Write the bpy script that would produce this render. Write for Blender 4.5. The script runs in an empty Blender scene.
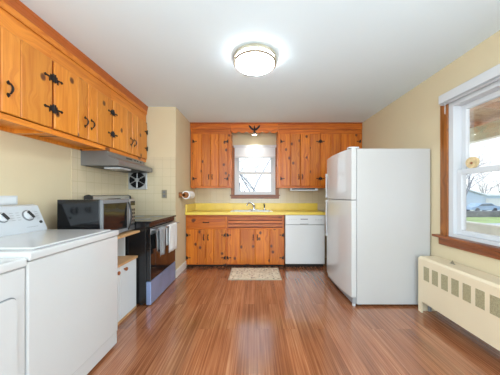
import bpy, bmesh, math, random
from mathutils import Vector, Matrix
PI = math.pi
R = math.radians
rnd = random.Random(7)
SC = bpy.context.scene
COL = SC.collection

# ---------------------------------------------------------------- camera, world, light, exposure
cd = bpy.data.cameras.new('camera')
cam = bpy.data.objects.new('camera', cd)
COL.objects.link(cam)
cam.location = (0, 0, 1.2)
cam.rotation_euler = (R(90), 0, 0)
cd.sensor_width = 36
cd.lens = 222 / 500 * 36
cd.shift_x = -0.010
cd.shift_y = 0.015
cd.clip_start = 0.05
cd.clip_end = 500
SC.camera = cam

w = bpy.data.worlds.new('sky')
SC.world = w
w.use_nodes = True
nt = w.node_tree
bg = nt.nodes['Background']
tc = nt.nodes.new('ShaderNodeTexCoord')
sp = nt.nodes.new('ShaderNodeSeparateXYZ')
nt.links.new(tc.outputs['Generated'], sp.inputs[0])
rp = nt.nodes.new('ShaderNodeValToRGB')
rp.color_ramp.elements[0].position = 0.0
rp.color_ramp.elements[0].color = (0.93, 0.97, 1.0, 1)
rp.color_ramp.elements[1].position = 0.7
rp.color_ramp.elements[1].color = (0.62, 0.78, 1.0, 1)
nt.links.new(sp.outputs['Z'], rp.inputs[0])
nt.links.new(rp.outputs[0], bg.inputs['Color'])
bg.inputs['Strength'].default_value = 1.25

def area(name, loc, rot, sx, sy, power, color=(1, 1, 1)):
    l = bpy.data.lights.new(name, 'AREA')
    l.shape = 'RECTANGLE'
    l.size = sx
    l.size_y = sy
    l.energy = power
    l.color = color
    o = bpy.data.objects.new(name, l)
    o.location = loc
    o.rotation_euler = rot
    COL.objects.link(o)
    return o
area('fill_rear_opening', (0.1, -2.45, 1.35), (R(112), 0, 0), 2.6, 1.7, 64, (0.76, 0.92, 1.0))  # added daylight fill, shines through an invented opening behind the camera
area('fill_right_opening', (2.2, -0.75, 1.45), (R(112), 0, R(90)), 1.5, 1.2, 80, (0.76, 0.92, 1.0))  # added fill outside an invented opening in the right wall

area('fill_left_opening', (-2.15, -1.2, 1.4), (R(112), 0, R(-90)), 1.3, 1.2, 100, (0.76, 0.92, 1.0))  # added fill from the left, brightens the right wall
sl_ = bpy.data.lights.new('sun', 'SUN')
sl_.energy = 1.3
sl_.angle = R(15)
so = bpy.data.objects.new('sun', sl_)
so.rotation_euler = Vector((.3, .35, -.9)).to_track_quat('-Z', 'Y').to_euler()
COL.objects.link(so)

vs = SC.view_settings
SC.display_settings.display_device = 'sRGB'
vs.view_transform = 'Standard'
vs.look = 'None'
vs.exposure = 0.43
vs.gamma = 1.0
vs.use_curve_mapping = False

# ---------------------------------------------------------------- materials
def srgb(r, g, b):
    f = lambda c: (c / 255 / 12.92) if c / 255 <= 0.04045 else ((c / 255 + 0.055) / 1.055) ** 2.4
    return (f(r), f(g), f(b), 1)

class NT:
    def __init__(s, name):
        s.m = bpy.data.materials.new(name)
        s.m.use_nodes = True
        s.t = s.m.node_tree
        s.b = s.t.nodes['Principled BSDF']
    def n(s, typ, **kw):
        nd = s.t.nodes.new(typ)
        for k, v in kw.items():
            setattr(nd, k, v)
        return nd
    def l(s, a, b):
        s.t.links.new(a, b)
    def math(s, op, a, b=None, c=None):
        nd = s.n('ShaderNodeMath', operation=op)
        for i, v in enumerate((a, b, c)):
            if v is None: continue
            if isinstance(v, (int, float)): nd.inputs[i].default_value = v
            else: s.l(v, nd.inputs[i])
        return nd.outputs[0]
    def mix(s, fac, a, b, blend='MIX'):
        nd = s.n('ShaderNodeMix', data_type='RGBA', blend_type=blend)
        for i, v in ((0, fac), (6, a), (7, b)):
            if isinstance(v, (int, float)): nd.inputs[i].default_value = v
            elif isinstance(v, tuple): nd.inputs[i].default_value = v
            else: s.l(v, nd.inputs[i])
        return nd.outputs[2]
    def ramp(s, fac, stops):
        nd = s.n('ShaderNodeValToRGB')
        e = nd.color_ramp.elements
        while len(e) < len(stops): e.new(0.5)
        for i, (p, c) in enumerate(stops):
            e[i].position = p
            e[i].color = c if isinstance(c, tuple) else (c, c, c, 1)
        s.l(fac, nd.inputs[0])
        return nd.outputs[0]

def plain(name, col, rough=0.5, metal=0.0, var=0.04, scale=6.0, spec=0.5, coat=0.0, bump=0.0):
    k = NT(name)
    o = k.n('ShaderNodeTexCoord').outputs['Object']
    nz = k.n('ShaderNodeTexNoise')
    nz.inputs['Scale'].default_value = scale
    nz.inputs['Detail'].default_value = 3
    k.l(o, nz.inputs['Vector'])
    lo = tuple(c * (1 - var) for c in col[:3]) + (1,)
    hi = tuple(min(1, c * (1 + var)) for c in col[:3]) + (1,)
    k.l(k.ramp(nz.outputs['Fac'], [(0.3, lo), (0.7, hi)]), k.b.inputs['Base Color'])
    k.b.inputs['Roughness'].default_value = rough
    k.b.inputs['Metallic'].default_value = metal
    k.b.inputs['Specular IOR Level'].default_value = spec
    k.b.inputs['Coat Weight'].default_value = coat
    if bump:
        bp = k.n('ShaderNodeBump')
        bp.inputs['Strength'].default_value = bump
        bp.inputs['Distance'].default_value = 0.01
        n2 = k.n('ShaderNodeTexNoise')
        n2.inputs['Scale'].default_value = scale * 20
        k.l(o, n2.inputs['Vector'])
        k.l(n2.outputs['Fac'], bp.inputs['Height'])
        k.l(bp.outputs[0], k.b.inputs['Normal'])
    return k.m

def pine(name, light, dark, grain='Z', rough=0.38, knots=0.9, kscale=5.5):
    """knotty pine; face lies in local x-z, grain runs along `grain`"""
    k = NT(name)
    obj = k.n('ShaderNodeTexCoord').outputs['Object']
    inf = k.n('ShaderNodeObjectInfo')
    geo = k.n('ShaderNodeNewGeometry')
    s = k.n('ShaderNodeSeparateXYZ')
    k.l(obj, s.inputs[0])
    isl = geo.outputs['Random Per Island']
    off = k.math('MULTIPLY', inf.outputs['Random'], 37.0)
    off2 = k.math('MULTIPLY', isl, 11.0)
    across, along = (s.outputs['X'], s.outputs['Z']) if grain == 'Z' else (s.outputs['Z'], s.outputs['X'])
    c = k.n('ShaderNodeCombineXYZ')
    k.l(k.math('ADD', across, off2), c.inputs[0])
    k.l(k.math('MULTIPLY', k.math('ADD', along, off), 0.8), c.inputs[1])
    k.l(k.math('MULTIPLY', s.outputs['Y'], 0.2), c.inputs[2])
    # knots
    v = k.n('ShaderNodeTexVoronoi', voronoi_dimensions='2D')
    v.inputs['Scale'].default_value = kscale
    k.l(c.outputs[0], v.inputs['Vector'])
    kd = v.outputs['Distance']
    # grain rings warped by knots
    c2 = k.n('ShaderNodeCombineXYZ')
    warp = k.math('MULTIPLY', k.ramp(kd, [(0.0, 1.0), (0.32, 0.0)]), 0.035)
    k.l(k.math('ADD', k.math('ADD', across, off2), warp), c2.inputs[0])
    k.l(k.math('MULTIPLY', k.math('ADD', along, off), 0.045), c2.inputs[1])
    k.l(k.math('MULTIPLY', s.outputs['Y'], 0.3), c2.inputs[2])
    nz = k.n('ShaderNodeTexNoise')
    nz.inputs['Scale'].default_value = 38
    nz.inputs['Detail'].default_value = 4
    nz.inputs['Roughness'].default_value = 0.6
    k.l(c2.outputs[0], nz.inputs['Vector'])
    base = k.ramp(nz.outputs['Fac'], [(0.32, dark), (0.6, light)])
    nb = k.n('ShaderNodeTexNoise')
    nb.inputs['Scale'].default_value = 3.0
    k.l(c.outputs[0], nb.inputs['Vector'])
    base = k.mix(k.ramp(nb.outputs['Fac'], [(0.35, 0.0), (0.75, 0.35)]), base, dark)
    val = k.math('ADD', 0.76, k.math('MULTIPLY', isl, 0.46))
    hs = k.n('ShaderNodeHueSaturation')
    k.l(val, hs.inputs['Value'])
    k.l(base, hs.inputs['Color'])
    kr = k.ramp(kd, [(0.07, 1.0), (0.10, 0.75), (0.14, 0.0)])
    # only some cells carry a knot
    sel = k.n('ShaderNodeSeparateColor')
    k.l(v.outputs['Color'], sel.inputs[0])
    has = k.math('GREATER_THAN', sel.outputs[0], 0.55)
    kf = k.math('MULTIPLY', k.math('MULTIPLY', kr, has), knots)
    k.l(k.mix(kf, hs.outputs[0], srgb(70, 28, 12)), k.b.inputs['Base Color'])
    k.b.inputs['Roughness'].default_value = rough
    k.b.inputs['Coat Weight'].default_value = 0.15
    k.b.inputs['Coat Roughness'].default_value = 0.2
    return k.m

def floor_mat():
    k = NT('laminate_floor')
    obj = k.n('ShaderNodeTexCoord').outputs['Object']
    s = k.n('ShaderNodeSeparateXYZ')
    k.l(obj, s.inputs[0])
    c = k.n('ShaderNodeCombineXYZ')
    k.l(s.outputs['Y'], c.inputs[0])
    k.l(s.outputs['X'], c.inputs[1])
    br = k.n('ShaderNodeTexBrick', offset=0.37, squash=1.0)
    br.inputs['Scale'].default_value = 1.0
    br.inputs['Brick Width'].default_value = 1.22
    br.inputs['Row Height'].default_value = 0.128
    br.inputs['Mortar Size'].default_value = 0.0012
    br.inputs['Mortar Smooth'].default_value = 0.3
    br.inputs['Color1'].default_value = (0, 0, 0, 1)
    br.inputs['Color2'].default_value = (1, 1, 1, 1)
    br.inputs['Mortar'].default_value = (0.5, 0.5, 0.5, 1)
    k.l(c.outputs[0], br.inputs['Vector'])
    pv = k.n('ShaderNodeSeparateColor')
    k.l(br.outputs['Color'], pv.inputs[0])
    pv = pv.outputs[0]
    # streaks
    c2 = k.n('ShaderNodeCombineXYZ')
    k.l(k.math('MULTIPLY', s.outputs['X'], 1.0), c2.inputs[0])
    k.l(k.math('MULTIPLY', s.outputs['Y'], 0.012), c2.inputs[1])
    k.l(k.math('MULTIPLY', pv, 5.0), c2.inputs[2])
    n1 = k.n('ShaderNodeTexNoise')
    n1.inputs['Scale'].default_value = 95
    n1.inputs['Detail'].default_value = 4
    n1.inputs['Roughness'].default_value = 0.65
    k.l(c2.outputs[0], n1.inputs['Vector'])
    n2 = k.n('ShaderNodeTexNoise')
    n2.inputs['Scale'].default_value = 9
    n2.inputs['Detail'].default_value = 3
    c3 = k.n('ShaderNodeCombineXYZ')
    k.l(s.outputs['X'], c3.inputs[0])
    k.l(k.math('MULTIPLY', s.outputs['Y'], 0.2), c3.inputs[1])
    k.l(k.math('MULTIPLY', pv, 9.0), c3.inputs[2])
    k.l(c3.outputs[0], n2.inputs['Vector'])
    fac = k.math('ADD', k.math('MULTIPLY', n1.outputs['Fac'], 0.7), k.math('MULTIPLY', n2.outputs['Fac'], 0.3))
    col = k.ramp(fac, [(0.34, srgb(116, 64, 40)), (0.47, srgb(150, 92, 60)), (0.56, srgb(168, 110, 76)), (0.68, srgb(196, 142, 104))])
    hs = k.n('ShaderNodeHueSaturation')
    k.l(k.math('ADD', 0.84, k.math('MULTIPLY', pv, 0.3)), hs.inputs['Value'])
    k.l(col, hs.inputs['Color'])
    out = k.mix(k.math('MULTIPLY', br.outputs['Fac'], 0.5), hs.outputs[0], srgb(90, 45, 30))
    k.l(out, k.b.inputs['Base Color'])
    k.b.inputs['Roughness'].default_value = 0.22
    k.b.inputs['Coat Weight'].default_value = 1.0
    k.b.inputs['Coat Roughness'].default_value = 0.14
    k.b.inputs['Specular IOR Level'].default_value = 0.5
    bp = k.n('ShaderNodeBump')
    bp.inputs['Strength'].default_value = 0.08
    bp.inputs['Distance'].default_value = 0.004
    k.l(n1.outputs['Fac'], bp.inputs['Height'])
    k.l(bp.outputs[0], k.b.inputs['Normal'])
    return k.m

def tile_mat(name, col, grout, ax, size=0.122, rough=0.16):
    k = NT(name)
    obj = k.n('ShaderNodeTexCoord').outputs['Object']
    s = k.n('ShaderNodeSeparateXYZ')
    k.l(obj, s.inputs[0])
    c = k.n('ShaderNodeCombineXYZ')
    k.l(s.outputs[ax], c.inputs[0])
    k.l(s.outputs['Z'], c.inputs[1])
    br = k.n('ShaderNodeTexBrick', offset=0.0, squash=1.0)
    br.inputs['Scale'].default_value = 1.0
    br.inputs['Brick Width'].default_value = size
    br.inputs['Row Height'].default_value = size
    br.inputs['Mortar Size'].default_value = 0.0022
    br.inputs['Color1'].default_value = col
    br.inputs['Color2'].default_value = tuple(x * 0.97 for x in col[:3]) + (1,)
    br.inputs['Mortar'].default_value = grout
    k.l(c.outputs[0], br.inputs['Vector'])
    k.l(br.outputs['Color'], k.b.inputs['Base Color'])
    k.b.inputs['Roughness'].default_value = rough
    bp = k.n('ShaderNodeBump')
    bp.invert = True
    bp.inputs['Strength'].default_value = 0.3
    bp.inputs['Distance'].default_value = 0.003
    k.l(br.outputs['Fac'], bp.inputs['Height'])
    k.l(bp.outputs[0], k.b.inputs['Normal'])
    return k.m

def glass_mat(name, tint=(1, 1, 1, 1), gloss=0.07):
    k = NT(name)
    k.t.nodes.remove(k.b)
    tr = k.n('ShaderNodeBsdfTransparent')
    tr.inputs[0].default_value = tint
    gl = k.n('ShaderNodeBsdfGlossy')
    gl.inputs['Roughness'].default_value = 0.02
    fr = k.n('ShaderNodeFresnel')
    fr.inputs[0].default_value = 1.45
    mx = k.n('ShaderNodeMixShader')
    k.l(k.math('MULTIPLY', fr.outputs[0], gloss * 10), mx.inputs[0])
    k.l(tr.outputs[0], mx.inputs[1])
    k.l(gl.outputs[0], mx.inputs[2])
    k.l(mx.outputs[0], k.t.nodes['Material Output'].inputs[0])
    return k.m

def emit_mat(name, col, strength):
    k = NT(name)
    k.b.inputs['Base Color'].default_value = col
    k.b.inputs['Emission Color'].default_value = col
    k.b.inputs['Emission Strength'].default_value = strength
    return k.m

def siding_mat(name, col, pitch=0.2):
    k = NT(name)
    obj = k.n('ShaderNodeTexCoord').outputs['Object']
    s = k.n('ShaderNodeSeparateXYZ')
    k.l(obj, s.inputs[0])
    f = k.math('FRACT', k.math('DIVIDE', s.outputs['Z'], pitch))
    dk = tuple(c * 0.72 for c in col[:3]) + (1,)
    k.l(k.ramp(f, [(0.0, dk), (0.12, col)]), k.b.inputs['Base Color'])
    k.b.inputs['Roughness'].default_value = 0.7
    return k.m

def speckle_rug():
    k = NT('rug_fabric')
    obj = k.n('ShaderNodeTexCoord').outputs['Object']
    v = k.n('ShaderNodeTexVoronoi')
    v.inputs['Scale'].default_value = 26
    k.l(obj, v.inputs['Vector'])
    n = k.n('ShaderNodeTexNoise')
    n.inputs['Scale'].default_value = 30
    n.inputs['Detail'].default_value = 4
    k.l(obj, n.inputs['Vector'])
    sel = k.n('ShaderNodeSeparateColor')
    k.l(v.outputs['Color'], sel.inputs[0])
    motif = k.math('MULTIPLY', k.math('GREATER_THAN', sel.outputs[0], 0.6), k.math('LESS_THAN', v.outputs['Distance'], 0.36))
    c1 = k.ramp(sel.outputs[1], [(0.3, srgb(150, 92, 70)), (0.6, srgb(120, 118, 100)), (0.9, srgb(96, 78, 62))])
    base = k.ramp(n.outputs['Fac'], [(0.35, srgb(214, 198, 172)), (0.65, srgb(244, 234, 214))])
    k.l(k.mix(k.math('MULTIPLY', motif, 0.8), base, c1), k.b.inputs['Base Color'])
    k.b.inputs['Roughness'].default_value = 0.95
    return k.m

def porch_wood():
    return pine('porch_timber', srgb(232, 200, 172), srgb(196, 150, 120), 'X', rough=0.8, knots=0.3)

M = {}
M['wall'] = plain('wall_paint', srgb(212, 196, 164), 0.75, var=0.015, scale=2, spec=0.3)
M['ceiling'] = plain('ceiling_paint', srgb(228, 242, 252), 0.85, var=0.012, scale=1.2, spec=0.2)
M['floor'] = floor_mat()
M['tileY'] = tile_mat('wall_tile_side', srgb(212, 196, 165), srgb(194, 178, 147), 'Y')
M['tileX'] = tile_mat('wall_tile_front', srgb(212, 196, 165), srgb(194, 178, 147), 'X')
M['pine'] = pine('knotty_pine', srgb(228, 148, 54), srgb(204, 116, 30), 'Z')
M['pineH'] = pine('knotty_pine_rail', srgb(222, 138, 46), srgb(192, 102, 24), 'X', knots=0.85, kscale=3.5)
M['pineR'] = pine('knotty_pine_amber', srgb(222, 128, 30), srgb(186, 86, 14), 'Z')
M['pineRH'] = pine('knotty_pine_amber_rail', srgb(204, 110, 26), srgb(162, 70, 12), 'X', knots=0.9, kscale=3.5)
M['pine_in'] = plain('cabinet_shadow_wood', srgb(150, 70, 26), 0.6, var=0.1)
M['crown'] = plain('crown_stained', srgb(176, 90, 34), 0.35, var=0.12, scale=10)
M['casing'] = pine('window_casing_wood', srgb(158, 94, 34), srgb(112, 60, 16), 'Z', knots=0.5)
M['casingH'] = pine('window_sill_wood', srgb(146, 80, 36), srgb(98, 48, 20), 'X', knots=0.3)
M['iron'] = plain('black_iron', srgb(44, 38, 38), 0.45, 0.6, var=0.2, scale=40)
M['white'] = plain('appliance_white', srgb(200, 201, 202), 0.12, var=0.008, scale=3, spec=0.5, coat=0.3)
M['white_dw'] = plain('dishwasher_white_lifted', srgb(226, 227, 228), 0.25, var=0.008, scale=3)  # lighter copy of the appliance white, makes up for weak light at the back
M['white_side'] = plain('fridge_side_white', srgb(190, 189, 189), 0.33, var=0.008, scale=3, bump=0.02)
M['white_trim'] = plain('white_vinyl', srgb(206, 208, 212), 0.4, var=0.01)
M['white_wood'] = plain('white_laminate', srgb(218, 222, 226), 0.45, var=0.01)
M['shade'] = plain('cellular_shade_fabric', srgb(226, 228, 232), 0.9, var=0.02)
M['gasket'] = plain('grey_gasket', srgb(150, 152, 156), 0.6)
M['darkgap'] = plain('dark_recess', srgb(34, 28, 26), 0.8)
M['steel'] = plain('brushed_steel', srgb(186, 188, 192), 0.3, 0.9, var=0.05, scale=12)
M['steel_b'] = plain('stainless_drawer', srgb(150, 170, 214), 0.35, 0.45, var=0.12, scale=5)
M['hood'] = plain('hood_steel', srgb(138, 140, 144), 0.38, 0.7, var=0.03, scale=10)
M['hoodlight'] = plain('aluminium_plate', srgb(178, 180, 182), 0.4, 0.4, var=.03)
M['chrome'] = plain('chrome', srgb(215, 218, 222), 0.12, 1.0, var=0.01)
M['black'] = plain('black_enamel', srgb(26, 26, 28), 0.22, var=0.1)
M['blackglass'] = plain('black_glass', srgb(20, 21, 24), 0.12, var=0.02, spec=0.5, coat=0.2)
M['darkplastic'] = plain('dark_plastic', srgb(40, 41, 44), 0.4)
M['greyplastic'] = plain('grey_plastic', srgb(120, 122, 126), 0.4)
M['console'] = plain('console_grey_white', srgb(196, 200, 205), 0.35, var=0.01)
M['counter'] = plain('yellow_laminate', srgb(238, 208, 92), 0.25, var=0.04, scale=9)
M['sink'] = plain('sink_enamel', srgb(236, 238, 234), 0.15)
M['lightwood'] = plain('light_oak_board', srgb(206, 160, 112), 0.45, var=0.1, scale=14)
M['knobwood'] = plain('turned_knob_wood', srgb(150, 84, 42), 0.4, var=0.1, scale=30)
M['towel_w'] = plain('white_terry', srgb(228, 229, 230), 0.95, var=0.03, scale=40, bump=0.4)
M['towel_g'] = plain('grey_terry', srgb(150, 152, 156), 0.95, var=0.1, scale=40, bump=0.4)
M['paper'] = plain('paper_white', srgb(240, 240, 240), 0.9)
M['outlet'] = plain('outlet_steel', srgb(150, 142, 124), 0.35, 0.4)
M['radiator'] = plain('radiator_enamel', srgb(224, 207, 178), 0.45, var=0.02, scale=4)
M['grille'] = plain('grille_mesh', srgb(168, 158, 126), 0.6, 0.2, var=0.25, scale=150)
M['base'] = plain('baseboard_white', srgb(232, 232, 230), 0.4)
M['nickel'] = plain('brushed_nickel', srgb(205, 196, 176), 0.3, 0.85, var=0.02)
M['rug'] = speckle_rug()
M['glass'] = glass_mat('window_glass', gloss=.025)
M['diff'] = emit_mat('lamp_diffuser', (0.90, 0.97, 1.0, 1), 30.0)
M['bulb'] = emit_mat('spot_bulb', (1.0, 0.93, 0.8, 1), 12.0)
M['porch'] = porch_wood()
M['cream'] = plain('porch_cream_paint', srgb(242, 239, 228), 0.6, var=0.03)
M['deck'] = plain('porch_deck', srgb(214, 210, 202), 0.8, var=0.1)
M['siding'] = siding_mat('pale_blue_siding', srgb(176, 194, 216))
M['roof'] = plain('pale_roof', srgb(222, 228, 236), 0.7, var=0.08, scale=1)
M['carp'] = plain('car_paint', srgb(150, 178, 205), 0.2, 0.3, var=0.03)
M['carg'] = plain('car_glass', srgb(70, 90, 105), 0.1)
M['tyre'] = plain('tyre', srgb(50, 52, 56), 0.8)
M['bark'] = plain('bark_far', srgb(120, 122, 128), 0.9, var=0.2, scale=3)
M['bark2'] = plain('bark_near_hazed', srgb(118, 124, 134), 0.9, var=0.15, scale=5)  # washed grey-blue: haze is put into the bark colour
M['lawn'] = plain('lawn', srgb(150, 170, 100), 0.95, var=0.25, scale=0.6)
M['road'] = plain('road', srgb(178, 182, 186), 0.9, var=0.05, scale=0.5)
M['stone'] = plain('stone_wall', srgb(96, 98, 102), 0.9, var=0.35, scale=3)
M['tan'] = plain('tan_wood_slice', srgb(214, 190, 146), 0.8, var=0.25, scale=30)

# ---------------------------------------------------------------- mesh helpers
EACH = {'face_rail', 'face_stile', 'foot', 'side_panel'}
class MB:
    def __init__(s):
        s.bm = bmesh.new()
    def box(s, x0, x1, y0, y1, z0, z1, bev=0.0, seg=2):
        ret = bmesh.ops.create_cube(s.bm, size=1)
        vs_ = ret['verts']
        for v in vs_:
            v.co = Vector(((x0 + x1) / 2 + v.co.x * (x1 - x0), (y0 + y1) / 2 + v.co.y * (y1 - y0), (z0 + z1) / 2 + v.co.z * (z1 - z0)))
        if bev:
            ed = list({e for v in vs_ for e in v.link_edges})
            bmesh.ops.bevel(s.bm, geom=ed, offset=bev, segments=seg, affect='EDGES', profile=0.5)
        return s
    def prism(s, pts, axis, a, b):
        """pts 2D polygon; axis 'x': pts=(y,z); 'y': (x,z); 'z': (x,y)"""
        def mk(p, t):
            return {'x': (t, p[0], p[1]), 'y': (p[0], t, p[1]), 'z': (p[0], p[1], t)}[axis]
        A = [s.bm.verts.new(mk(p, a)) for p in pts]
        B = [s.bm.verts.new(mk(p, b)) for p in pts]
        n = len(pts)
        s.bm.faces.new(A)
        s.bm.faces.new(B[::-1])
        for i in range(n):
            s.bm.faces.new((A[i], B[i], B[(i + 1) % n], A[(i + 1) % n]))
        return s
    def tube(s, path, r, n=8, caps=True):
        path = [Vector(p) for p in path]
        rs = r if isinstance(r, (list, tuple)) else [r] * len(path)
        rings = []
        up = None
        for i, p in enumerate(path):
            d = (path[min(i + 1, len(path) - 1)] - path[max(i - 1, 0)]).normalized()
            if up is None:
                up = Vector((0, 0, 1)) if abs(d.z) < 0.9 else Vector((1, 0, 0))
            a = d.cross(up)
            if a.length < 1e-4: a = d.cross(Vector((0, 1, 0)))
            a.normalize()
            b = a.cross(d).normalized()
            up = b
            rings.append([s.bm.verts.new(p + (a * math.cos(t) + b * math.sin(t)) * rs[i]) for t in [2 * PI * j / n for j in range(n)]])
        for i in range(len(rings) - 1):
            for j in range(n):
                s.bm.faces.new((rings[i][j], rings[i][(j + 1) % n], rings[i + 1][(j + 1) % n], rings[i + 1][j]))
        if caps:
            s.bm.faces.new(rings[0][::-1])
            s.bm.faces.new(rings[-1])
        return s
    def lathe(s, prof, c=(0, 0, 0), axis='z', n=24):
        """prof list of (r, h) along axis"""
        rings = []
        for r, h in prof:
            ring = []
            for j in range(n):
                t = 2 * PI * j / n
                a, b = r * math.cos(t), r * math.sin(t)
                v = {'z': (a, b, h), 'y': (a, h, b), 'x': (h, a, b)}[axis]
                ring.append(s.bm.verts.new((v[0] + c[0], v[1] + c[1], v[2] + c[2])))
            rings.append(ring)
        for i in range(len(rings) - 1):
            for j in range(n):
                s.bm.faces.new((rings[i][j], rings[i][(j + 1) % n], rings[i + 1][(j + 1) % n], rings[i + 1][j]))
        if prof[0][0] > 1e-5: s.bm.faces.new(rings[0][::-1])
        if prof[-1][0] > 1e-5: s.bm.faces.new(rings[-1])
        return s
    def build(s, name, mat, parent=None, smooth=False, loc=None, rz=0):
        if name in EACH:
            seen, comps = set(), []
            for v0 in s.bm.verts:
                if v0 in seen: continue
                st, comp = [v0], []
                seen.add(v0)
                while st:
                    q = st.pop(); comp.append(q)
                    for e in q.link_edges:
                        r_ = e.other_vert(q)
                        if r_ not in seen: seen.add(r_); st.append(r_)
                comps.append(comp)
            if len(comps) > 1:
                out = None
                for comp in comps:
                    m = MB()
                    mp = {v: m.bm.verts.new(v.co) for v in comp}
                    for f in {f for v in comp for f in v.link_faces}: m.bm.faces.new([mp[v] for v in f.verts])
                    out = m.build(name, mat, parent, smooth, loc, rz)
                return out
        bmesh.ops.remove_doubles(s.bm, verts=s.bm.verts, dist=1e-6)
        bmesh.ops.recalc_face_normals(s.bm, faces=s.bm.faces)
        me = bpy.data.meshes.new(name)
        s.bm.to_mesh(me)
        s.bm.free()
        me.materials.append(mat)
        if smooth:
            for p in me.polygons: p.use_smooth = True
            try: me.set_sharp_from_angle(angle=R(40))
            except Exception: pass
        o = bpy.data.objects.new(name, me)
        COL.objects.link(o)
        if parent: o.parent = parent
        if loc: o.location = loc
        if rz: o.rotation_euler = (0, 0, rz)
        return o

def tag(o, label, cat, group=None, kind=None):
    o['label'] = label
    o['category'] = cat
    if group: o['group'] = group
    if kind: o['kind'] = kind
    return o
def thing(name, label, cat, loc=(0, 0, 0), rz=0, group=None):
    o = bpy.data.objects.new(name, None)
    o.empty_display_size = 0.1
    COL.objects.link(o)
    o.location = loc
    o.rotation_euler = (0, 0, rz)
    return tag(o, label, cat, group)
def struct(name, mb, mat, parent=None, label=None, smooth=False):
    o = mb.build(name, mat, parent, smooth)
    if not parent: o['kind'] = 'structure'
    if label: o['label'] = label
    return o
def copy_tree(o, parent=None):
    kids = [c for c in bpy.data.objects if c.parent == o]
    c = o.copy()
    COL.objects.link(c)
    c.parent = parent
    for ch in kids: copy_tree(ch, c)
    return c

LEFT = R(90)      # things facing +x
RIGHT = R(-90)    # things facing -x

# ---------------------------------------------------------------- room shell
XL, XR, YB, YF, XS, YA, H = -1.86, 1.90, 4.25, -2.3, -1.15, 3.22, 2.48
struct('floor', MB().box(XL - .1, XR + .12, YF - .1, YB + .12, -0.08, 0), M['floor'])
struct('ceiling', MB().box(XL - .1, XR + .12, YF - .1, YB + .12, H, H + .1), M['ceiling'])
struct('wall_left', MB().box(XL - .1, XL, -.5, YA + .1, 0, H).box(XL - .1, XL, YF - .1, -1.9, 0, H).box(XL - .1, XL, -1.9, -.5, 0, .75).box(XL - .1, XL, -1.9, -.5, 2.05, H), M['wall'])  # opening behind the camera is cut for the added left fill
struct('wall_alcove', MB().box(XL, XS, YA, YB + .12, 0, H), M['wall'])
# back wall with window hole
WX, WZ0, WZ1 = 0.39, 1.205, 2.14
b = MB()
b.box(XS, -WX, YB, YB + .12, 0, H).box(WX, XR, YB, YB + .12, 0, H)
b.box(-WX, WX, YB, YB + .12, 0, WZ0).box(-WX, WX, YB, YB + .12, WZ1, H)
struct('wall_back', b, M['wall'])
# right wall: kitchen window y 1.19..2.17 and an opening behind the camera, added for the fill light
RY0, RY1, RZ0, RZ1 = 1.20, 2.172, 0.80, 2.10
b = MB()
b.box(XR, XR + .12, RY1, YB + .12, 0, H).box(XR, XR + .12, RY0, RY1, 0, RZ0).box(XR, XR + .12, RY0, RY1, RZ1, H)
b.box(XR, XR + .12, 0.05, RY0, 0, H)
b.box(XR, XR + .12, -1.55, 0.05, 0, 0.8).box(XR, XR + .12, -1.55, 0.05, 2.1, H).box(XR, XR + .12, YF - .1, -1.55, 0, H)
struct('wall_right', b, M['wall'])
b = MB()
b.box(XL, -1.25, YF - .1, YF, 0, H).box(1.45, XR, YF - .1, YF, 0, H)
b.box(-1.25, 1.45, YF - .1, YF, 0, 0.35).box(-1.25, 1.45, YF - .1, YF, 2.35, H)  # invented opening that lets in the added rear fill
struct('wall_rear', b, M['wall'])
# tiled areas
struct('trim_1', MB().box(XL, XL + .006, 2.245, YA, 0.6, 1.75), M['tileY'], label='beige square tiles on the left wall behind the range')
struct('trim_2', MB().box(XL + .006, XS, YA - .006, YA, 0.6, 1.75), M['tileX'], label='beige square tiles on the short wall beside the range')
b = MB()
b.box(XS, -WX - .07, YB - .006, YB, 1.03, 1.4).box(WX + .07, XR, YB - .006, YB, 1.03, 1.4).box(-WX - .07, WX + .07, YB - .006, YB, 1.03, 1.15)
struct('trim_3', b, M['tileX'], label='beige square tiles between the yellow counter and the back wall cabinets')
# baseboards
struct('baseboard_alcove', MB().box(XS, XS + .014, YA - .014, 3.676, 0, .11, .003), M['base'])
struct('baseboard_right', MB().box(XR - .014, XR, YF, YB, 0, .085, .003), M['base'])

# ---------------------------------------------------------------- back window (window_1)
def sash(o, x0, x1, z0, z1, y, fr=0.04, th=0.03, bottom=None):
    bt = bottom or fr
    s = MB()
    s.box(x0, x0 + fr, y, y + th, z0, z1, .003).box(x1 - fr, x1, y, y + th, z0, z1, .003)
    s.box(x0 + fr, x1 - fr, y, y + th, z0, z0 + bt, .003).box(x0 + fr, x1 - fr, y, y + th, z1 - fr, z1, .003)
    f = s.build('sash', M['white_trim'], o)
    MB().box(x0 + fr - .004, x1 - fr + .004, y + th / 2 - .002, y + th / 2 + .002, z0 + bt - .004, z1 - fr + .004).build('pane', M['glass'], f)
    return f
w1 = bpy.data.objects.new('window_1', None); COL.objects.link(w1); w1['kind'] = 'structure'
w1['label'] = 'white double hung window with wooden casing above the kitchen sink'
w1.location = (0, YB, 0)
b = MB()
b.box(-WX, -WX + .045, .0, .11, WZ0, WZ1).box(WX - .045, WX, .0, .11, WZ0, WZ1).box(-WX + .045, WX - .045, .0, .11, WZ0, WZ0 + .02).box(-WX + .045, WX - .045, .0, .11, WZ1 - .045, WZ1)
b.build('window_frame', M['white_trim'], w1)
sash(w1, -WX + .045, WX - .045, 1.605, WZ1 - .045, .065)
sash(w1, -WX + .045, WX - .045, WZ0 + .02, 1.645, .03)
b = MB()
b.box(-WX - .065, -WX, -.02, 0, WZ0 - .01, WZ1 + .0, .004).box(WX, WX + .065, -.02, 0, WZ0 - .01, WZ1, .004)
b.build('casing', M['casing'], w1)
b = MB()
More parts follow.
